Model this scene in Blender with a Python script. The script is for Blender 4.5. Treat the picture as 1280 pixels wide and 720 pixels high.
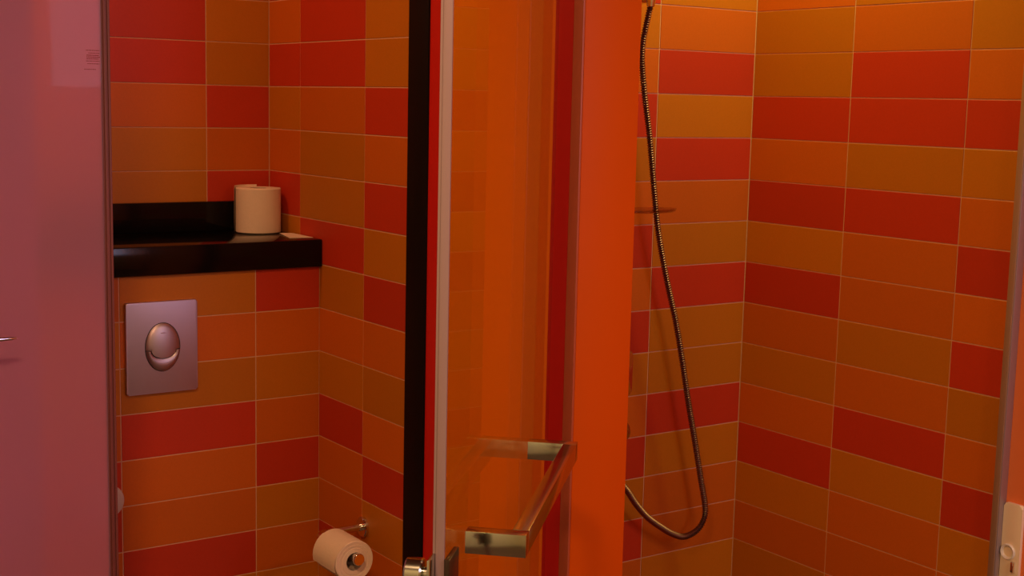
import bpy, bmesh, math, random
from mathutils import Vector, Matrix

for o in list(bpy.data.objects):
    bpy.data.objects.remove(o, do_unlink=True)
scn = bpy.context.scene
COL = scn.collection
random.seed(7)

# ------------------------------------------------------------------ camera
F_PX = 1709.76
YAW, PITCH, ROLL = 0.609871, 0.134969, 0.022576
cam_d = bpy.data.cameras.new('camera')
cam_d.sensor_width = 36.0
cam_d.lens = 36.0 * F_PX / 1280.0
cam_d.clip_start = 0.02
cam = bpy.data.objects.new('camera', cam_d)
COL.objects.link(cam)
fwd = Vector((math.sin(YAW) * math.cos(PITCH), math.cos(YAW) * math.cos(PITCH), -math.sin(PITCH)))
rt0 = Vector((math.cos(YAW), -math.sin(YAW), 0.0))
up0 = rt0.cross(fwd)
rt = rt0 * math.cos(ROLL) + up0 * math.sin(ROLL)
up = -rt0 * math.sin(ROLL) + up0 * math.cos(ROLL)
M = Matrix((rt, up, -fwd)).transposed().to_4x4()
M.translation = Vector((-2.3725, -2.4002, 1.4731))
cam.matrix_world = M
scn.camera = cam

# ------------------------------------------------------------------ world, lamps, exposure
w = bpy.data.worlds.new('world')
scn.world = w
w.use_nodes = True
w.node_tree.nodes['Background'].inputs[0].default_value = (0.5, 0.5, 0.6, 1)
w.node_tree.nodes['Background'].inputs[1].default_value = 0.0

def area(name, loc, size, power, col, rot=(0, 0, 0), shape='DISK', sy=None, spread=180):
    l = bpy.data.lights.new(name, 'AREA')
    l.shape = shape
    l.size = size
    if sy: l.size_y = sy
    l.energy = power
    l.color = col
    l.spread = math.radians(spread)
    o = bpy.data.objects.new(name, l)
    o.location = loc
    o.rotation_euler = rot
    COL.objects.link(o)
    return o

WARM = (1.0, 0.54, 0.25)
AMBER = (1.0, 0.86, 0.20)
COOL = (0.70, 0.66, 1.0)
area('room_ceiling_lamp', (-2.35, -1.75, 2.385), 0.30, 31.0, WARM)
area('rear_fill_light', (-0.90, -2.70, 2.385), 0.30, 13.0, WARM)  # added fill, no real fitting: lifts the surfaces that face the rear
area('shower_ceiling_lamp', (-0.20, -0.36, 2.385), 0.12, 8.6, AMBER)
area('toilet_ceiling_lamp', (-1.78, 0.22, 2.385), 0.12, 5.5, WARM)
area('window_daylight', (-0.365, -3.365, 1.875), 0.69, 11.0, COOL, rot=(math.radians(90), 0, 0), shape='RECTANGLE', sy=0.76)

vs = scn.view_settings
vs.view_transform = 'Standard'
vs.look = 'None'
vs.exposure = 0.0
vs.gamma = 1.0
vs.use_curve_mapping = False

# ------------------------------------------------------------------ helpers
def new_mat(name):
    m = bpy.data.materials.new(name)
    m.use_nodes = True
    nt = m.node_tree
    return m, nt, nt.nodes['Principled BSDF']

def simple(name, col, rough=0.5, metal=0.0, spec=0.5, noise=0.0, nscale=30.0, bump=0.0, bscale=200.0, coat=0.0):
    m, nt, b = new_mat(name)
    b.inputs['Base Color'].default_value = (*col, 1)
    b.inputs['Roughness'].default_value = rough
    b.inputs['Metallic'].default_value = metal
    b.inputs['Specular IOR Level'].default_value = spec
    b.inputs['Coat Weight'].default_value = coat
    b.inputs['Coat Roughness'].default_value = 0.04
    tc = nt.nodes.new('ShaderNodeTexCoord')
    if noise > 0:
        n = nt.nodes.new('ShaderNodeTexNoise')
        n.inputs['Scale'].default_value = nscale
        n.inputs['Detail'].default_value = 4
        nt.links.new(tc.outputs['Object'], n.inputs['Vector'])
        r = nt.nodes.new('ShaderNodeMapRange')
        r.inputs[3].default_value = 1 - noise
        r.inputs[4].default_value = 1 + noise
        nt.links.new(n.outputs['Fac'], r.inputs[0])
        h = nt.nodes.new('ShaderNodeHueSaturation')
        h.inputs['Color'].default_value = (*col, 1)
        nt.links.new(r.outputs[0], h.inputs['Value'])
        nt.links.new(h.outputs[0], b.inputs['Base Color'])
    if bump > 0:
        n2 = nt.nodes.new('ShaderNodeTexNoise')
        n2.inputs['Scale'].default_value = bscale
        nt.links.new(tc.outputs['Object'], n2.inputs['Vector'])
        bp = nt.nodes.new('ShaderNodeBump')
        bp.inputs['Strength'].default_value = bump
        bp.inputs['Distance'].default_value = 0.001
        nt.links.new(n2.outputs['Fac'], bp.inputs['Height'])
        nt.links.new(bp.outputs[0], b.inputs['Normal'])
    return m

def tile_mat(name, col):
    # glazed wall tile: base colour, small shade change from tile to tile, fine mottling
    m, nt, b = new_mat(name)
    oi = nt.nodes.new('ShaderNodeObjectInfo')
    r = nt.nodes.new('ShaderNodeMapRange')
    r.inputs[3].default_value = 0.93
    r.inputs[4].default_value = 1.07
    nt.links.new(oi.outputs['Random'], r.inputs[0])
    tc = nt.nodes.new('ShaderNodeTexCoord')
    n = nt.nodes.new('ShaderNodeTexNoise')
    n.inputs['Scale'].default_value = 260
    n.inputs['Detail'].default_value = 2
    nt.links.new(tc.outputs['Object'], n.inputs['Vector'])
    r2 = nt.nodes.new('ShaderNodeMapRange')
    r2.inputs[3].default_value = 0.93
    r2.inputs[4].default_value = 1.07
    nt.links.new(n.outputs['Fac'], r2.inputs[0])
    mu = nt.nodes.new('ShaderNodeMath'); mu.operation = 'MULTIPLY'
    nt.links.new(r.outputs[0], mu.inputs[0]); nt.links.new(r2.outputs[0], mu.inputs[1])
    h = nt.nodes.new('ShaderNodeHueSaturation')
    h.inputs['Color'].default_value = (*col, 1)
    nt.links.new(mu.outputs[0], h.inputs['Value'])
    nt.links.new(h.outputs[0], b.inputs['Base Color'])
    b.inputs['Roughness'].default_value = 0.5
    b.inputs['Specular IOR Level'].default_value = 0.35
    return m

def clear_glass(name, tint=(0.97, 0.975, 0.97), ior=1.25):
    # clear pane: reflects by Fresnel at both faces, lets light straight through
    m = bpy.data.materials.new(name)
    m.use_nodes = True
    nt = m.node_tree
    nt.nodes.clear()
    out = nt.nodes.new('ShaderNodeOutputMaterial')
    mix = nt.nodes.new('ShaderNodeMixShader')
    tr = nt.nodes.new('ShaderNodeBsdfTransparent'); tr.inputs[0].default_value = (*tint, 1)
    gl = nt.nodes.new('ShaderNodeBsdfGlossy'); gl.inputs['Roughness'].default_value = 0.0
    fr = nt.nodes.new('ShaderNodeFresnel')
    geo = nt.nodes.new('ShaderNodeNewGeometry')
    mr = nt.nodes.new('ShaderNodeMapRange')
    mr.inputs[3].default_value = ior
    mr.inputs[4].default_value = 1 / ior
    nt.links.new(geo.outputs['Backfacing'], mr.inputs[0])
    nt.links.new(mr.outputs[0], fr.inputs['IOR'])
    nt.links.new(fr.outputs[0], mix.inputs[0])
    nt.links.new(tr.outputs[0], mix.inputs[1])
    nt.links.new(gl.outputs[0], mix.inputs[2])
    nt.links.new(mix.outputs[0], out.inputs[0])
    return m

def frosted_glass(name):
    m, nt, b = new_mat(name)
    b.inputs['Base Color'].default_value = (0.84, 0.40, 0.64, 1)
    b.inputs['Roughness'].default_value = 0.50
    b.inputs['Transmission Weight'].default_value = 0.75
    b.inputs['IOR'].default_value = 1.3
    b.inputs['Coat Weight'].default_value = 0.11
    b.inputs['Coat Roughness'].default_value = 0.03
    return m

RED = (0.52, 0.037, 0.009)
ORANGE = (0.57, 0.122, 0.006)
OCHRE = (0.51, 0.158, 0.004)
MT = {'r': tile_mat('tile_red', RED), 'o': tile_mat('tile_orange', ORANGE), 'y': tile_mat('tile_ochre', OCHRE)}
M_GROUT = simple('grout', (0.70, 0.42, 0.26), 0.9, noise=0.1, nscale=60)
M_ORANGE_GLASS = simple('orange_lacquer', (0.76, 0.112, 0.001), 0.5, spec=0.15)
M_RED_PAINT = simple('red_lacquer', (0.62, 0.011, 0.006), 0.45)
M_AMBER = simple('amber_lacquer', (0.97, 0.25, 0.002), 0.45, spec=0.2)
M_ORANGE_WALL = simple('orange_paint', (0.85, 0.22, 0.06), 0.7, noise=0.04)
M_BEIGE = simple('beige_paint', (0.62, 0.60, 0.40), 0.8, noise=0.05)
M_SAGE = simple('sage_paint', (0.70, 0.78, 0.56), 0.8, noise=0.05)
M_MAUVE = simple('mauve_backing', (0.42, 0.36, 0.44), 0.8, noise=0.05)
M_CEIL = simple('ceiling_paint', (0.20, 0.11, 0.07), 0.9, noise=0.03)
M_FLOOR = simple('dark_floor', (0.10, 0.06, 0.045), 0.4, noise=0.2, nscale=12)
M_BLACK = simple('black_granite', (0.006, 0.004, 0.004), 0.12, spec=0.22, noise=0.3, nscale=400)
M_JAMB = simple('black_jamb', (0.006, 0.003, 0.003), 0.6, spec=0.15)
M_CHROME = simple('chrome', (0.75, 0.72, 0.68), 0.08, metal=1.0)
M_SATIN = simple('brushed_steel', (0.54, 0.58, 0.55), 0.16, metal=1.0, noise=0.06, nscale=120)
M_MATT_CHROME = simple('matt_chrome', (0.54, 0.47, 0.58), 0.42, metal=1.0, bump=0.08, bscale=900)
M_DISC = simple('satin_disc', (0.62, 0.56, 0.54), 0.5, metal=0.4)
M_BUTTON = simple('satin_button', (0.52, 0.45, 0.52), 0.45, metal=1.0)
M_PAPER = simple('tissue_paper', (0.80, 0.64, 0.50), 0.95, noise=0.03, nscale=90, bump=0.5, bscale=260)
M_CARD = simple('cardboard', (0.45, 0.36, 0.28), 0.9)
M_EDGE = simple('edge_seal', (0.30, 0.215, 0.25), 0.3, spec=0.5)
M_ALU = simple('aluminium', (0.42, 0.36, 0.40), 0.38, metal=0.6)
M_ALU2 = simple('aluminium_warm', (0.45, 0.32, 0.22), 0.4, metal=0.5)
M_BROWN = simple('brown_anodised', (0.52, 0.115, 0.05), 0.4)
M_CREAM = simple('cream_plastic', (0.92, 0.80, 0.60), 0.35)
M_WHITE = simple('white_plastic', (0.82, 0.80, 0.76), 0.25)
M_HOSE = simple('hose_metal', (0.24, 0.13, 0.13), 0.4, metal=1.0)
M_GLASS = clear_glass('clear_glass')
M_DISH = clear_glass('dish_glass', (0.86, 0.78, 0.76), 1.45)
M_FROST = frosted_glass('frosted_glass')
M_STILE = simple('stile', (0.19, 0.05, 0.055), 0.5)
M_STAMP = simple('stamp_ink', (0.34, 0.04, 0.05), 0.6)
M_DARK = simple('dark_metal', (0.06, 0.04, 0.03), 0.3, metal=0.6)
M_SHADOW_GAP = simple('painted_gap_shade', (0.02, 0.015, 0.015), 0.6)

def link(name, bm, mat, parent=None, smooth=None):
    me = bpy.data.meshes.new(name)
    bmesh.ops.recalc_face_normals(bm, faces=bm.faces)
    bm.to_mesh(me)
    bm.free()
    if mat: me.materials.append(mat)
    if smooth is not None:
        for p in me.polygons: p.use_smooth = True
        me.set_sharp_from_angle(angle=math.radians(smooth))
    o = bpy.data.objects.new(name, me)
    COL.objects.link(o)
    if parent:
        o.parent = parent
    return o

def box(bm, a, b, bevel=0.0, seg=2):
    n = bmesh.new()
    r = bmesh.ops.create_cube(n, size=1)
    for v in n.verts:
        v.co = Vector([(a[i] + b[i]) / 2 + v.co[i] * abs(b[i] - a[i]) for i in range(3)])
    if bevel > 0:
        bmesh.ops.bevel(n, geom=list(n.edges), offset=bevel, segments=seg, affect='EDGES', profile=0.5)
    me = bpy.data.meshes.new('t'); n.to_mesh(me); n.free()
    bm.from_mesh(me); bpy.data.meshes.remove(me)
    return bm

def boxo(name, a, b, mat, parent=None, bevel=0.0, seg=2):
    return link(name, box(bmesh.new(), a, b, bevel, seg), mat, parent, 40 if bevel else None)

def prism(bm, pts, mtx, depth, bevel=0.0):
    """outline pts (2D) extruded by depth along local +z, placed with mtx"""
    n = bmesh.new()
    lo = [n.verts.new((p[0], p[1], 0)) for p in pts]
    hi = [n.verts.new((p[0], p[1], depth)) for p in pts]
    n.faces.new(lo[::-1]); top = n.faces.new(hi)
    k = len(pts)
    for i in range(k): n.faces.new((lo[i], lo[(i + 1) % k], hi[(i + 1) % k], hi[i]))
    if bevel > 0:
        bmesh.ops.bevel(n, geom=list(top.edges), offset=bevel, segments=3, affect='EDGES', profile=0.5)
    n.transform(mtx)
    me = bpy.data.meshes.new('t'); n.to_mesh(me); n.free()
    bm.from_mesh(me); bpy.data.meshes.remove(me)
    return bm

def lathe(bm, prof, mtx, n=40, close=False):
    """prof: (r, z) pairs turned about local z"""
    rings = []
    for r, z in prof:
        if r < 1e-6: rings.append([bm.verts.new(mtx @ Vector((0, 0, z)))])
        else: rings.append([bm.verts.new(mtx @ Vector((r * math.cos(2 * math.pi * i / n), r * math.sin(2 * math.pi * i / n), z))) for i in range(n)])
    pairs = list(zip(rings, rings[1:]))
    if close: pairs.append((rings[-1], rings[0]))
    for A, B in pairs:
        for i in range(n):
            a, b2 = A[i % len(A)], A[(i + 1) % len(A)]
            c, d = B[(i + 1) % len(B)], B[i % len(B)]
            vs_ = []
            for v in (a, b2, c, d):
                if v not in vs_: vs_.append(v)
            if len(vs_) >= 3: bm.faces.new(vs_)
    return bm

def tube(bm, pts, rad, n=12, caps=True):
    """rad: number or list"""
    pts = [Vector(p) for p in pts]
    rings = []
    ref = None
    for i, p in enumerate(pts):
        t = (pts[min(i + 1, len(pts) - 1)] - pts[max(i - 1, 0)]).normalized()
        if ref is None:
            ref = Vector((0, 0, 1)) if abs(t.z) < 0.9 else Vector((1, 0, 0))
        ref = (ref - t * ref.dot(t)).normalized()
        bi = t.cross(ref)
        r = rad[i] if isinstance(rad, (list, tuple)) else rad
        rings.append([bm.verts.new(p + (ref * math.cos(2 * math.pi * k / n) + bi * math.sin(2 * math.pi * k / n)) * r) for k in range(n)])
    for A, B in zip(rings, rings[1:]):
        for k in range(n): bm.faces.new((A[k], A[(k + 1) % n], B[(k + 1) % n], B[k]))
    if caps:
        bm.faces.new(rings[0][::-1]); bm.faces.new(rings[-1])
    return bm

def frame(loc, zdir, xdir=(1, 0, 0)):
    z = Vector(zdir).normalized()
    x = Vector(xdir); x = (x - z * x.dot(z))
    if x.length < 1e-4: x = Vector((0, 1, 0)); x = x - z * x.dot(z)
    x.normalize(); y = z.cross(x)
    m = Matrix((x, y, z)).transposed().to_4x4()
    m.translation = Vector(loc)
    return m

def spline(pts, step):
    """Catmull-Rom through pts, resampled at equal arc length"""
    P = [Vector(p) for p in pts]
    P = [P[0] * 2 - P[1]] + P + [P[-1] * 2 - P[-2]]
    fine = []
    for i in range(1, len(P) - 2):
        for k in range(40):
            t = k / 40
            a, b, c, d = P[i - 1], P[i], P[i + 1], P[i + 2]
            fine.append(0.5 * ((2 * b) + (c - a) * t + (2 * a - 5 * b + 4 * c - d) * t * t + (3 * b - a - 3 * c + d) * t ** 3))
    fine.append(P[-2])
    out = [fine[0]]; acc = 0
    for a, b in zip(fine, fine[1:]):
        L = (b - a).length
        while acc + L >= step:
            a = a + (b - a) * ((step - acc) / L); L = (b - a).length; acc = 0
            out.append(a.copy())
        acc += L
    return out

def empty(name, loc):
    o = bpy.data.objects.new(name, None)
    o.location = loc
    o.empty_display_size = 0.05
    COL.objects.link(o)
    return o

def tag(o, label=None, cat=None, group=None, kind=None):
    if label: o['label'] = label
    if cat: o['category'] = cat
    if group: o['group'] = group
    if kind: o['kind'] = kind
    return o

def thing(name, loc, label, cat, group=None):
    return tag(empty(name, loc), label, cat, group)

def adopt(root, *parts):
    """parts built in world space become children of root without moving"""
    for p in parts:
        p.parent = root
        p.matrix_parent_inverse = Matrix.Translation(-Vector(root.location))

def sub(part, *pieces):
    """pieces of a part, already in place"""
    for p in pieces:
        p.parent = part
        p.matrix_parent_inverse = Matrix.Identity(4)

# ------------------------------------------------------------------ the setting
XW = -0.9596      # toilet side of the partition
XS = -0.8394      # shower side of the partition
YU = 0.6578       # toilet back wall
YB = 0.3884       # front of the boxed-in cistern
YF = -0.5735      # front end of the partition
ZC = 2.40
G = 0.0013        # depth of the joints
GAP = 0.0024      # width of the joints

def struct(name, a, b, mat, bevel=0.0):
    return tag(boxo(name, a, b, mat, None, bevel), kind='structure')

tile_cache = {}
def tile_mesh(wd, ht, c):
    key = (round(wd, 4), round(ht, 4), c)
    if key in tile_cache: return tile_cache[key]
    bm = bmesh.new()
    e = 0.0006
    L = []
    for ins, z in ((0, -0.0004), (0, G - e), (e, G)):
        L.append([bm.verts.new((x, y, z)) for x, y in ((ins, ins), (wd - ins, ins), (wd - ins, ht - ins), (ins, ht - ins))])
    for A, B in zip(L, L[1:]):
        for i in range(4): bm.faces.new((A[i], A[(i + 1) % 4], B[(i + 1) % 4], B[i]))
    bm.faces.new(L[-1]); bm.faces.new(L[0][::-1])
    bmesh.ops.recalc_face_normals(bm, faces=bm.faces)
    me = bpy.data.meshes.new('tile')
    bm.to_mesh(me); bm.free()
    me.materials.append(MT[c])
    tile_cache[key] = me
    return me

def lay_tiles(wall, corner, udir, ndir, cols, zlines, colour):
    """wall: parent structure; corner: point on the finished face (z ignored); cols: u joints; zlines: z joints; colour(ci, zi)"""
    u = Vector(udir); n = Vector(ndir); zz = Vector((0, 0, 1))
    if u.cross(zz).dot(n) < 0:
        flip = True
    else: flip = False
    for ci, (u0, u1) in enumerate(zip(cols, cols[1:])):
        for zi, (z0, z1) in enumerate(zip(zlines, zlines[1:])):
            wd = u1 - u0 - GAP; ht = z1 - z0 - GAP
            if wd < 0.004 or ht < 0.004: continue
            t = bpy.data.objects.new('tile', tile_mesh(wd, ht, colour(ci, zi, z0, z1)))
            COL.objects.link(t)
            ua = u0 + GAP / 2; ud = u
            if flip: ua = u1 - GAP / 2; ud = -u
            p = Vector(corner) + u * ua - n * G
            mm = Matrix((ud, zz, n)).transposed().to_4x4()
            mm.translation = Vector((p.x, p.y, z0 + GAP / 2))
            t.matrix_world = mm
            t.parent = wall

def colour_map(maps, z_top, rng):
    """maps: per column a dict row -> colour, row r hangs from z_top - 0.1 r; unseen rows are drawn at random"""
    def f(ci, zi, z0, z1):
        r = int(round((z_top - z1) / 0.1 - 0.001)) if z1 < ZC - 0.01 else int(math.floor((z_top - z0) / 0.1 - 0.5))
        m = maps.get(ci, {})
        if r in m: return m[r]
        return rng.choice('rooyy')
    return f

def rows(s, start):
    return {start + i: c for i, c in enumerate(s.replace(' ', ''))}

ZL = [round(0.1 * i, 4) for i in range(25)]            # joints in the shower
OFF = -0.0025
ZT = [0.0] + [round(0.1 * i + OFF, 4) for i in range(1, 25)] + [ZC]   # joints in the toilet

struct('floor', (-3.4, -3.5, -0.1), (0.12, 0.78, 0), M_FLOOR)
struct('ceiling', (-3.4, -3.5, ZC), (0.12, 0.78, ZC + 0.1), M_CEIL)

# shower back wall
wsb = struct('wall_shower_back', (XS - 0.02, G, 0), (0.12, 0.12, ZC), M_GROUT)
lay_tiles(wsb, (0, 0, 0), (-1, 0, 0), (0, -1, 0), [0, 0.3008, 0.6020, 0.8380], ZL,
          colour_map({0: rows('y oryroyryyryooy', -1), 1: rows('r yoryororyoryro', -1)}, 1.7, random.Random(1)))
# shower right wall
wsr = struct('wall_shower_right', (G, -0.757, 0), (0.12, G, ZC), M_GROUT)
lay_tiles(wsr, (0, 0, 0), (0, -1, 0), (-1, 0, 0), [0, 0.3035, 0.6135, 0.7560], ZL,
          colour_map({0: rows('o yyroryroyoryoy', -1), 1: rows('y orryroo yoryoo', -1), 2: rows('o yoryororyoryoy', -1)}, 1.7, random.Random(2)))
# toilet upper back wall
wtb = struct('wall_toilet_back', (-1.96, YU + G, 0), (XW + 0.05, 0.78, ZC), M_GROUT)
lay_tiles(wtb, (XW, YU, 0), (-1, 0, 0), (0, -1, 0), [0, 0.1594, 0.4640, 0.7680, 0.9900], ZT,
          colour_map({0: rows('o yyror', -2), 1: rows('o rroyy', -2)}, 1.5975, random.Random(3)))
# boxed-in cistern under the shelf
BOX_TOP = 1.0930
wbx = struct('wall_toilet_box', (-1.95, YB + G, 0), (XW + 0.0005, YU, BOX_TOP), M_GROUT)
zb = [z for z in ZT if z < BOX_TOP - 0.02] + [BOX_TOP]
lay_tiles(wbx, (XW, YB, 0), (-1, 0, 0), (0, -1, 0), [0, 0.1577, 0.4660, 0.7700, 0.9800], zb,
          colour_map({0: rows('roYorYoY'.lower(), 5), 1: rows('yoyrooryo', 5), 2: rows('oyyorroyo', 5)}, 1.5975, random.Random(4)))
# partition between toilet and shower
par = struct('wall_partition', (XW + G, YF + 0.008, 0), (XS - G, YU + 0.002, ZC), M_GROUT)
lay_tiles(par, (XW, YU, 0), (0, -1, 0), (-1, 0, 0), [0, 0.1664, 0.4759, 0.6678], ZT,
          colour_map({0: rows('r oryory', -2), 1: rows('o rroyyryoyrooryo', -2), 2: rows('y yyrorYroyorYo'.lower() + 'yo', -2)}, 1.5975, random.Random(5)))
lay_tiles(par, (XS, 0, 0), (0, -1, 0), (1, 0, 0), [0.0, 0.3, 0.5637], ZL, colour_map({}, 1.7, random.Random(6)))
op = boxo('orange_panel', (XW, YF, 0), (XS, YF + 0.008, ZC), M_ORANGE_GLASS, par, 0.0008)
op['label'] = 'smooth orange lacquered front end of the partition'
for y0, y1 in ((-0.1380, -0.0870), (-0.5460, -0.4960)):
    rp = boxo('red_panel', (XW - 0.004, y0, 0), (XW + G, y1, ZC), M_RED_PAINT, par)
    rp['label'] = 'smooth red lacquered strip on the side of the partition'
so = boxo('side_panel', (XW - 0.004, -0.4957, 0), (XW + G, -0.1383, ZC), M_AMBER, par)
so['label'] = 'orange lacquered panel seen through the glass door'
hp = boxo('hinge_profile', (XW - 0.004, YF + 0.0012, 0), (XW + G, -0.5463, ZC), M_BROWN, par, 0.0008)
hp['label'] = 'brownish metal strip beside the orange front panel'

jb = tag(boxo('trim_1', (XW - 0.008, -0.0860, 0), (XW + 0.0005, -0.0105, ZC), M_JAMB, None, 0.001), kind='structure')
jb['label'] = 'black upright door jamb at the end of the tiled toilet wall'

# right of the shower: metal corner trim and orange painted wall
tr = tag(empty('trim_2', (0, -0.757, 0)), 'slim grey metal corner trim at the right end of the shower tiles', kind='structure')
a1 = boxo('warm_strip', (-0.0255, -0.7712, 0), (-0.0225, -0.7570, ZC), M_ALU2, None, 0.0008)
a2 = boxo('grey_strip', (-0.0225, -0.7725, 0), (0.0, -0.7572, ZC), M_ALU, None, 0.0012)
adopt(tr, a1, a2)
struct('wall_right', (0.0, -3.5, 0), (0.12, -0.7572, ZC), M_ORANGE_WALL)
struct('wall_rear', (-3.4, -3.5, 0), (0.0, -3.4, ZC), M_BEIGE)
struct('wall_left', (-3.4, -3.4, 0), (-3.3, 0.0, ZC), M_SAGE)
struct('wall_front', (-3.3, 0.0, 0), (-1.70, 0.10, ZC), M_MAUVE)  # unseen stretch added behind the frosted pane to darken its left side
wtl = struct('wall_toilet_left', (-2.06, 0.10, 0), (-1.9513, YU + 0.002, ZC), M_GROUT)
lay_tiles(wtl, (-1.95, 0.10, 0), (0, 1, 0), (1, 0, 0), [0, 0.26, 0.5570], ZT, colour_map({}, 1.5975, random.Random(8)))

# daylight window behind the camera
wn = tag(empty('window_1', (-0.32, -3.4, 1.55)), kind='structure')
fr = bmesh.new()
box(fr, (-0.75, -3.4, 1.455), (-0.71, -3.37, 2.295)); box(fr, (-0.02, -3.4, 1.455), (0.0, -3.37, 2.295))
box(fr, (-0.71, -3.4, 1.455), (-0.02, -3.37, 1.495)); box(fr, (-0.71, -3.4, 2.255), (-0.02, -3.37, 2.295))
adopt(wn, link('window_frame', fr, M_WHITE))
adopt(wn, boxo('pane', (-0.71, -3.395, 1.495), (-0.02, -3.385, 2.255), M_WHITE))

# ------------------------------------------------------------------ shower glass door, ajar at 45 degrees
D = Vector((-math.sqrt(0.5), -math.sqrt(0.5), 0))      # from hinge to free edge
N = Vector((math.sqrt(0.5), -math.sqrt(0.5), 0))       # right-hand face outwards
HG = Vector((XW, -0.5064, 0))
sd = thing('shower_door', (HG.x, HG.y, 0), 'clear glass shower door standing ajar with a flat steel bar handle', 'door')
DM = Matrix((D, N, Vector((0, 0, 1)))).transposed().to_4x4()
if DM.determinant() < 0: pass
DM.translation = HG

def dpart(name, bm, mat, smooth=None):
    bm.transform(DM)
    o = link(name, bm, mat, None, smooth)
    adopt(sd, o)
    return o

S1 = 0.829
GT = 0.011
dpart('glass_pane', box(bmesh.new(), (0.024, -GT, 0.012), (S1, 0, 2.15)), M_GLASS)['label'] = 'clear glass pane'
es = bmesh.new()
box(es, (S1, -GT, 0.012), (S1 + 0.004, 0.0, 2.15), 0.001)
box(es, (S1 + 0.0005, -GT - 0.0035, 0.012), (S1 + 0.003, -GT, 2.15), 0.0008)
dpart('edge_seal', es, M_EDGE, 40)['label'] = 'pale lilac upright edge strip'
# handle: two flat posts and a flat bar
HT = 0.9400; HH = 0.0290
posts = []
for s in (0.7175, 0.2470):
    posts.append(dpart('handle_post', box(bmesh.new(), (s - 0.021, 0, HT - HH), (s, 0.0775, HT), 0.0008), M_SATIN, 40))
hb = dpart('handle_bar', box(bmesh.new(), (0.2472, 0.0562, HT - HH), (0.6963, 0.0775, HT), 0.0008), M_SATIN, 40)
hb['label'] = 'flat brushed steel handle bar'
sub(hb, *posts)
# latch at the free edge
LZ = 0.948
lp = dpart('latch_plate', box(bmesh.new(), (S1 - 0.040, -GT - 0.004, LZ - 0.055), (S1 + 0.030, -GT - 0.0002, LZ), 0.001), M_SATIN, 40)
dpart('latch_cover', box(bmesh.new(), (S1 - 0.045, 0.0002, LZ - 0.055), (S1 + 0.0065, 0.007, LZ - 0.006), 0.001), M_DARK, 40)
kb = bmesh.new()
lathe(kb, [(0, 0), (0.008, 0), (0.008, 0.006), (0.016, 0.007), (0.0175, 0.009), (0.0175, 0.026), (0.016, 0.028), (0.011, 0.028), (0.010, 0.022), (0, 0.021)],
      frame((S1 + 0.014, -GT - 0.004, LZ - 0.021), (0, -1, 0)), 36)
sub(lp, dpart('latch_knob', kb, M_SATIN, 35))

# ------------------------------------------------------------------ frosted toilet door, slid open at the left
PY = -0.05
td = thing('toilet_door', (-1.58, PY, 0), 'frosted pinkish glass door panel slid open at the left', 'door')
fp = boxo('frosted_pane', (-2.32, PY, 0.012), (-1.598, PY + 0.008, 2.2), M_FROST)
st = bmesh.new()
for x0, x1, dy in ((-1.5980, -1.5960, 0.001), (-1.5955, -1.5910, 0.004), (-1.5905, -1.5885, 0.0012), (-1.5880, -1.5845, 0.0035)):
    box(st, (x0, PY - dy, 0.012), (x1 + 0.0006, PY + 0.010, 2.2), 0.0006)
stl = link('door_stile', st, M_STILE, None, 40)
stm = bmesh.new()
for i, (z, x0, x1) in enumerate(((1.5440, -1.6245, -1.6015), (1.5395, -1.6205, -1.6015), (1.5260, -1.6245, -1.6015), (1.5215, -1.6225, -1.6015), (1.512, -1.628, -1.608))):
    x = x0
    rr = random.Random(i)
    while x < x1:
        l = rr.uniform(0.0015, 0.005)
        box(stm, (x, PY - 0.0003, z), (min(x + l, x1), PY + 0.0001, z + 0.0011))
        x += l + 0.0008
rr = random.Random(33)
for z in (1.5355, 1.5325, 1.5295):
    x = -1.6235
    while x < -1.603:
        l = rr.uniform(0.001, 0.003)
        box(stm, (x, PY - 0.0003, z), (x + l, PY + 0.0001, z + 0.0016))
        x += l + 0.0007
sm = link('safety_mark', stm, M_STAMP)
sm['label'] = 'small red safety stamp near the edge'
lv = bmesh.new()
tube(lv, [(-1.90, -0.085, 1.068), (-1.86, -0.108, 1.068), (-1.82, -0.110, 1.0685), (-1.775, -0.110, 1.069), (-1.767, -0.110, 1.069)], [0.006, 0.006, 0.005, 0.0030, 0.0012], 12)
lathe(lv, [(0, 0.034), (0.008, 0.034), (0.008, 0.006), (0.025, 0.005), (0.026, 0), (0, 0)], frame((-1.90, PY, 1.068), (0, -1, 0)), 32)
lvo = link('lever_handle', lv, M_CHROME, None, 40)
adopt(td, fp, stl, sm, lvo)

# ------------------------------------------------------------------ toilet: black shelf
sh = thing('granite_shelf', (-1.45, 0.5, BOX_TOP), 'polished black granite shelf with upstand above the cistern box', 'shelf')
s1 = boxo('shelf_top', (-1.945, YB - 0.014, BOX_TOP + 0.0008), (XW - 0.0008, YU - 0.0008, 1.1560), M_BLACK, None, 0.0025)
s2 = boxo('upstand', (-1.945, YU - 0.021, 1.1565), (XW - 0.022, YU - 0.0008, 1.2262), M_BLACK, None, 0.0015)
adopt(sh, s1, s2)

# ------------------------------------------------------------------ flush plate
def rrect(w_, h_, r, n=6):
    p = []
    for cx_, cy_, a0 in ((w_ - r, h_ - r, 0), (r, h_ - r, 90), (r, r, 180), (w_ - r, r, 270)):
        for i in range(n + 1):
            a = math.radians(a0 + 90 * i / n)
            p.append((cx_ + r * math.cos(a), cy_ + r * math.sin(a)))
    return p

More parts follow.
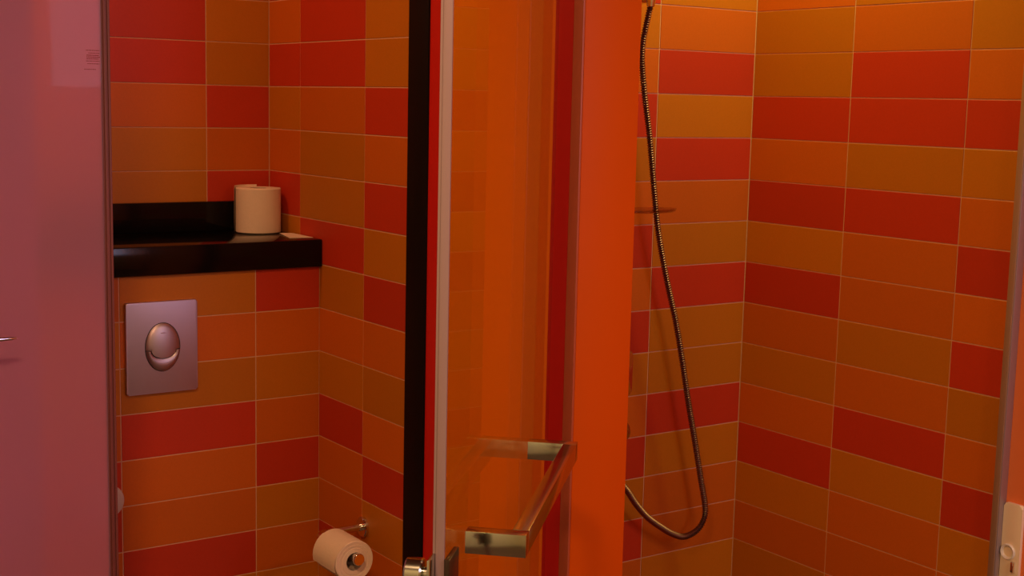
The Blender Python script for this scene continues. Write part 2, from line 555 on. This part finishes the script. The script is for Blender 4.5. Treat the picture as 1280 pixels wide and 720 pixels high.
PX0, PX1, PZ0, PZ1 = -1.4150, -1.2588, 0.8405, 1.0375
fl = thing('flush_plate', ((PX0 + PX1) / 2, YB, PZ0), 'matt chrome dual flush plate with an oval push button', 'flush plate')
pl = bmesh.new()
prism(pl, rrect(PX1 - PX0, PZ1 - PZ0, 0.004), frame((PX0, YB - 0.0005, PZ0), (0, -1, 0), (1, 0, 0)), 0.0105, 0.002)
adopt(fl, link('cover_plate', pl, M_MATT_CHROME, None, 35))
BX, BZ = -1.3365, 0.9395
RA, RB = 0.0375, 0.0515
yf = YB - 0.011
def dome(pts2, name, mat, hgt, parent):
    """shallow dome over a closed outline around (BX, BZ)"""
    bm = bmesh.new()
    k = len(pts2)
    cx_ = sum(p[0] for p in pts2) / k; cz_ = sum(p[1] for p in pts2) / k
    prev = None
    def h(x, z):
        e = 1 - (x / RA) ** 2 - (z / RB) ** 2
        return hgt * max(e, 0.0) ** 0.6
    for f_ in (1.0, 0.93, 0.8, 0.6, 0.4, 0.2):
        ring = [bm.verts.new((BX + cx_ + (x - cx_) * f_, yf - 0.0008 - h(cx_ + (x - cx_) * f_, cz_ + (z - cz_) * f_), BZ + cz_ + (z - cz_) * f_)) for x, z in pts2]
        if prev is None:
            base = [bm.verts.new((BX + x, yf + 0.002, BZ + z)) for x, z in pts2]
            prev = base
        for i in range(k): bm.faces.new((prev[i], prev[(i + 1) % k], ring[(i + 1) % k], ring[i]))
        prev = ring
    c = bm.verts.new((BX + cx_, yf - 0.0008 - h(cx_, cz_), BZ + cz_))
    for i in range(k): bm.faces.new((prev[i], prev[(i + 1) % k], c))
    o = link(name, bm, mat, None, 40)
    adopt(parent, o)
    return o
ell = [(RA * 1.04 * math.cos(2 * math.pi * i / 60), RB * 1.03 * math.sin(2 * math.pi * i / 60)) for i in range(60)]
gp = bmesh.new()
prism(gp, ell, frame((BX, yf + 0.002, BZ), (0, -1, 0), (1, 0, 0)), 0.0026)
adopt(fl, link('gap_shade_plate', gp, M_SHADOW_GAP))  # near-black plate: shade in the gaps round the buttons, put into the colour
zs = -0.005          # height of the step where the two buttons meet
ang0 = math.asin(zs / RB)
big = [(RA * math.cos(a), RB * math.sin(a)) for a in [ang0 + (math.pi - 2 * ang0) * i / 40 for i in range(41)]]
ri = 0.0265
low_arc = [(-ri * math.cos(math.pi * i / 24), zs - 0.0180 * math.sin(math.pi * i / 24)) for i in range(25)]
upper = big + low_arc
fb = dome(upper, 'full_flush_button', M_BUTTON, 0.009, fl)
g2 = 0.0011
outer = [(RA * math.cos(a), RB * math.sin(a)) for a in [(math.pi - ang0) + 0.035 + (math.pi + 2 * ang0 - 0.07) * i / 40 for i in range(41)]]
inner = [((ri + g2) * math.cos(math.pi * i / 24), zs - g2 - 0.0188 * math.sin(math.pi * i / 24)) for i in range(25)]
# lower crescent as a strip between outer rim and inner arc
bm = bmesh.new()
nn = 32
R1 = []
for i in range(nn + 1):
    t = i / nn
    ao = (math.pi - ang0) + 0.035 + (math.pi + 2 * ang0 - 0.07) * t
    po = Vector((RA * math.cos(ao), RB * math.sin(ao)))
    ai = math.pi + math.pi * t
    pi_ = Vector(((ri + g2) * math.cos(ai), zs - g2 + 0.0188 * math.sin(ai)))
    row = [bm.verts.new((BX + po.x, yf + 0.002, BZ + po.y))]
    for q in (0, .12, .3, .5, .7, .88, 1.0):
        p = po.lerp(pi_, q)
        hh = 0.0075 * math.sin(math.pi * (0.05 + 0.75 * q)) ** 0.7
        row.append(bm.verts.new((BX + p.x, yf - 0.0008 - hh, BZ + p.y)))
    row.append(bm.verts.new((BX + pi_.x, yf + 0.002, BZ + pi_.y)))
    R1.append(row)
for A, B in zip(R1, R1[1:]):
    for j in range(len(A) - 1): bm.faces.new((A[j], A[j + 1], B[j + 1], B[j]))
bm.faces.new(R1[0]); bm.faces.new(R1[-1][::-1])
adopt(fl, link('half_flush_button', bm, M_BUTTON, None, 40))
sub(fb, boxo('button_mark', (BX - 0.006, yf - 0.0079, BZ + 0.0305), (BX + 0.004, yf - 0.0070, BZ + 0.0325), M_MATT_CHROME))

# ------------------------------------------------------------------ toilet paper
def spiral_sheet(bm, mtx, r0, r1, a0, a1, h0, h1, th=0.0006, n=20):
    """loose outer sheet curling from radius r0 to r1"""
    A = []
    for i in range(n + 1):
        t = i / n
        a = a0 + (a1 - a0) * t
        r = r0 + (r1 - r0) * t * t
        A.append([bm.verts.new(mtx @ Vector((rr_ * math.cos(a), rr_ * math.sin(a), h))) for rr_ in (r, r + th) for h in (h0, h1)])
    for P_, Q in zip(A, A[1:]):
        bm.faces.new((P_[0], P_[1], Q[1], Q[0])); bm.faces.new((P_[2], P_[3], Q[3], Q[2]))
        bm.faces.new((P_[1], P_[3], Q[3], Q[1])); bm.faces.new((P_[0], P_[2], Q[2], Q[0]))
    bm.faces.new(A[0]); bm.faces.new(A[-1])

def paper_roll(name, mtx, R, h, hole, label, group, tail):
    root = thing(name, mtx.translation, label, 'toilet paper', group)
    bm = bmesh.new()
    lathe(bm, [(hole, 0), (R - 0.0015, 0), (R, 0.0015), (R, h * 0.5), (R, h - 0.0015), (R - 0.0015, h), (R * 0.82, h - 0.0006), (R * 0.8, h), (R * 0.66, h - 0.0008), (R * 0.64, h), (hole, h)], mtx, 56, close=True)
    body = link('paper_winding', bm, M_PAPER, None, 35)
    b2 = bmesh.new()
    lathe(b2, [(hole - 0.0012, 0.0005), (hole + 0.0003, 0.0005), (hole + 0.0003, h - 0.0005), (hole - 0.0012, h - 0.0005)], mtx, 40, close=True)
    core = link('cardboard_core', b2, M_CARD, None, 35)
    b3 = bmesh.new()
    spiral_sheet(b3, mtx, R, R + tail[3], tail[0], tail[1], 0.0004 + tail[4], h + tail[2] - 0.0004)
    lo = link('loose_sheet', b3, M_PAPER, None, 50)
    adopt(root, body, core, lo)
    return root

ST = 1.1560
paper_roll('toilet_paper_roll', frame((-1.0225, 0.5830, ST + 0.0005), (0, 0, 1), (1, 0, 0)), 0.0525, 0.1040, 0.020,
           'full white toilet paper roll standing upright on the black shelf', None, (math.radians(70), math.radians(165), 0.0050, 0.003, 0.0))
ps = bmesh.new()
sheet = [(-1.0190, 0.4220), (-0.9655, 0.4110), (-0.9640, 0.5150), (-0.9930, 0.5300)]
prism(ps, sheet, Matrix.Translation((0, 0, ST + 0.0004)), 0.0008)
fold = [(-1.0150, 0.4250), (-0.9950, 0.4210), (-0.9700, 0.5130), (-0.9900, 0.5230)]
prism(ps, fold, Matrix.Translation((0, 0, ST + 0.0013)), 0.0008)
tag(link('paper_sheet', ps, M_PAPER), 'small flat white paper sheet on the black shelf beside the upright roll', 'paper')

# holder on the tiled side wall: rosette, arm and rod through the roll
HZ = 0.5392
hy = 0.1700
hx = XW - 0.1150
th_ = thing('toilet_roll_holder', (XW, hy, HZ), 'chrome toilet roll holder on the tiled side wall', 'holder')
b = bmesh.new()
lathe(b, [(0, 0), (0.0225, 0), (0.0225, 0.006), (0.0205, 0.008), (0.010, 0.0085), (0, 0.0085)], frame((XW - 0.0003, hy, HZ), (-1, 0, 0)), 40)
p1 = link('rosette', b, M_CHROME, None, 35)
b = bmesh.new()
arm = [(XW - 0.008, hy, HZ), (hx + 0.020, hy, HZ)] + [(hx + 0.020 - 0.020 * math.sin(a), hy - 0.020 + 0.020 * math.cos(a), HZ) for a in [math.radians(15 * i) for i in range(1, 7)]] + [(hx, -0.013, HZ)]
tube(b, arm, 0.0085, 20)
p2 = link('rod', b, M_CHROME, None, 40)
b = bmesh.new()
lathe(b, [(0, -0.002), (0.0115, -0.002), (0.0125, 0), (0.0125, 0.006), (0.0115, 0.0075), (0, 0.0078)], frame((hx, -0.013, HZ), (0, -1, 0)), 32)
p3 = link('end_cap', b, M_CHROME, None, 35)
adopt(th_, p1, p2, p3)
paper_roll('toilet_paper_roll', frame((hx, 0.098, HZ - 0.0095), (0, -1, 0), (-1, 0, 0)), 0.0435, 0.0980, 0.0195,
           'partly used white toilet paper roll hanging on the chrome holder', None, (math.radians(-60), math.radians(20), 0.0, 0.004, 0.0))

# chrome disc at the edge of the cistern box
vc = bmesh.new()
lathe(vc, [(0, 0), (0.036, 0), (0.036, 0.005), (0.0345, 0.0075), (0.020, 0.0090), (0, 0.0095)], frame((-1.4590, YB - 0.0003, 0.6160), (0, -1, 0)), 48)
tag(link('valve_cover', vc, M_DISC, None, 35), 'round metal valve cover half hidden by the frosted door edge', 'cover')

# ------------------------------------------------------------------ shower fittings
RX, RY = -0.428, -0.050
sr = thing('shower_rail', (RX, 0, 0.82), 'chrome riser rail on the shower back wall beside the orange panel', 'rail')
b = bmesh.new(); tube(b, [(RX, RY, 0.84), (RX, RY, 1.98)], 0.009, 20)
q1 = link('rail_tube', b, M_CHROME, None, 40)
qs = []
for z0, z1 in ((0.820, 0.925), (1.93, 1.98)):
    b = bmesh.new()
    prism(b, rrect(0.044, z1 - z0, 0.010), frame((RX - 0.018, -0.0003, z0), (0, -1, 0), (1, 0, 0)), 0.064, 0.004)
    qs.append(link('wall_bracket', b, M_CHROME, None, 35))
b = bmesh.new()
box(b, (RX - 0.018, RY - 0.0145, 1.694), (-0.372, RY + 0.018, 1.735), 0.006, 3)
qs.append(link('slider_holder', b, M_CHROME, None, 35))
adopt(sr, q1, *qs)

hs = thing('hand_shower', (-0.40, -0.085, 1.69), 'chrome hand shower resting in the rail holder', 'shower head')
b = bmesh.new()
tube(b, [(-0.4005, -0.0800, 1.686), (-0.4005, -0.0800, 1.70), (-0.4005, -0.084, 1.76), (-0.4005, -0.100, 1.84), (-0.4005, -0.125, 1.90)], [0.0085, 0.011, 0.013, 0.012, 0.012], 20)
h1 = link('handle', b, M_CHROME, None, 40)
b = bmesh.new()
lathe(b, [(0, -0.02), (0.02, -0.018), (0.045, -0.004), (0.048, 0.004), (0.044, 0.010), (0, 0.011)], frame((-0.4005, -0.145, 1.93), (0, -0.75, -0.66)), 40)
h2 = link('spray_head', b, M_CHROME, None, 35)
adopt(hs, h1, h2)

HP = [(-0.4003, 1.690), (-0.4028, 1.597), (-0.3942, 1.5107), (-0.3731, 1.4054), (-0.3563, 1.2984), (-0.3370, 1.1897), (-0.3061, 1.0783), (-0.2750, 0.9834),
      (-0.2495, 0.8873), (-0.2262, 0.7898), (-0.2000, 0.6907), (-0.1740, 0.5892), (-0.1565, 0.5172), (-0.1620, 0.4850), (-0.1850, 0.4640), (-0.2214, 0.4570),
      (-0.2560, 0.4690), (-0.2900, 0.4890), (-0.3365, 0.5221), (-0.3745, 0.5606), (-0.4048, 0.5993), (-0.440, 0.635), (-0.485, 0.668), (-0.5075, 0.6955)]
pts = spline([(x, -0.080 if i < 1 else (-0.06 if i < 21 else -0.055), z) for i, (x, z) in enumerate(HP)], 0.00135)
b = bmesh.new()
rad = [0.0080 - 0.0030 * (0.5 + 0.5 * math.cos(2 * math.pi * i / 4)) for i in range(len(pts))]
tube(b, pts, rad, 10)
tag(link('shower_hose', b, M_HOSE, None, 60), 'ribbed metal shower hose hanging in a loop before the tiled wall', 'hose')

mx = thing('shower_mixer', (-0.49, 0, 0.737), 'chrome bar shower mixer mostly hidden behind the orange panel', 'mixer')
b = bmesh.new()
lathe(b, [(0, -0.10), (0.022, -0.10), (0.022, 0.10), (0, 0.10)], frame((-0.535, -0.050, 0.737), (1, 0, 0)), 36)
tube(b, [(-0.515, -0.055, 0.72), (-0.508, -0.055, 0.700)], 0.011, 16)
m1 = link('mixer_body', b, M_CHROME, None, 40)
mks = []
for sx in (-1, 1):
    b = bmesh.new()
    lathe(b, [(0, 0), (0.026, 0), (0.028, 0.004), (0.027, 0.016), (0.022, 0.026), (0.012, 0.032), (0, 0.034)], frame((-0.535 + sx * 0.1002, -0.050, 0.737), (sx, 0, 0)), 36)
    mks.append(link('control_knob', b, M_SATIN, None, 40))
for sx in (-0.06, 0.06):
    b = bmesh.new()
    lathe(b, [(0, 0), (0.026, 0), (0.024, 0.010), (0.013, 0.014), (0.013, 0.030), (0, 0.030)], frame((-0.535 + sx, -0.0003, 0.737), (0, -1, 0)), 32)
    mks.append(link('wall_union', b, M_CHROME, None, 40))
adopt(mx, m1, *mks)

dsh = bmesh.new()
cx_, cy_, cz_ = -0.4120, -0.1020, 1.2400
prof = [(0, 0), (0.92, 0), (1.0, 0.004), (1.03, 0.012), (0.99, 0.012), (0.96, 0.005), (0.9, 0.003), (0, 0.003)]
lathe(dsh, [(r * 0.080, z) for r, z in prof], frame((0, 0, 0), (0, 0, 1)), 48)
dsh.transform(Matrix.Translation((cx_, cy_, cz_)) @ Matrix.Diagonal((1, 0.5, 0.62, 1)))
tag(link('soap_dish', dsh, M_DISH, None, 35), 'small clear oval soap dish on the shower rail', 'soap dish')

# ------------------------------------------------------------------ cream fixture at the right edge
fx = thing('wall_fixture', (0, -0.815, 0.50), 'cream rounded wall fixture with a white ring at the right edge', 'fixture')
b = bmesh.new()
prism(b, rrect(0.043, 0.260, 0.007), frame((-0.0003, -0.7730, 0.435), (-1, 0, 0), (0, -1, 0)), 0.008, 0.003)
f1 = link('housing', b, M_CREAM, None, 40)
b = bmesh.new()
lathe(b, [(0.0105, 0.0), (0.0160, 0.0), (0.0165, 0.003), (0.0150, 0.005), (0.0120, 0.004), (0.0105, 0.002)], frame((-0.0080, -0.7900, 0.5950), (-1, 0, 0)), 40, close=True)
f2 = link('ring', b, M_WHITE, None, 40)
b = bmesh.new()
box(b, (-0.016, -0.8085, 0.556), (-0.0082, -0.8015, 0.578), 0.002)
f3 = link('lever', b, M_CHROME, None, 40)
adopt(fx, f1, f2, f3)
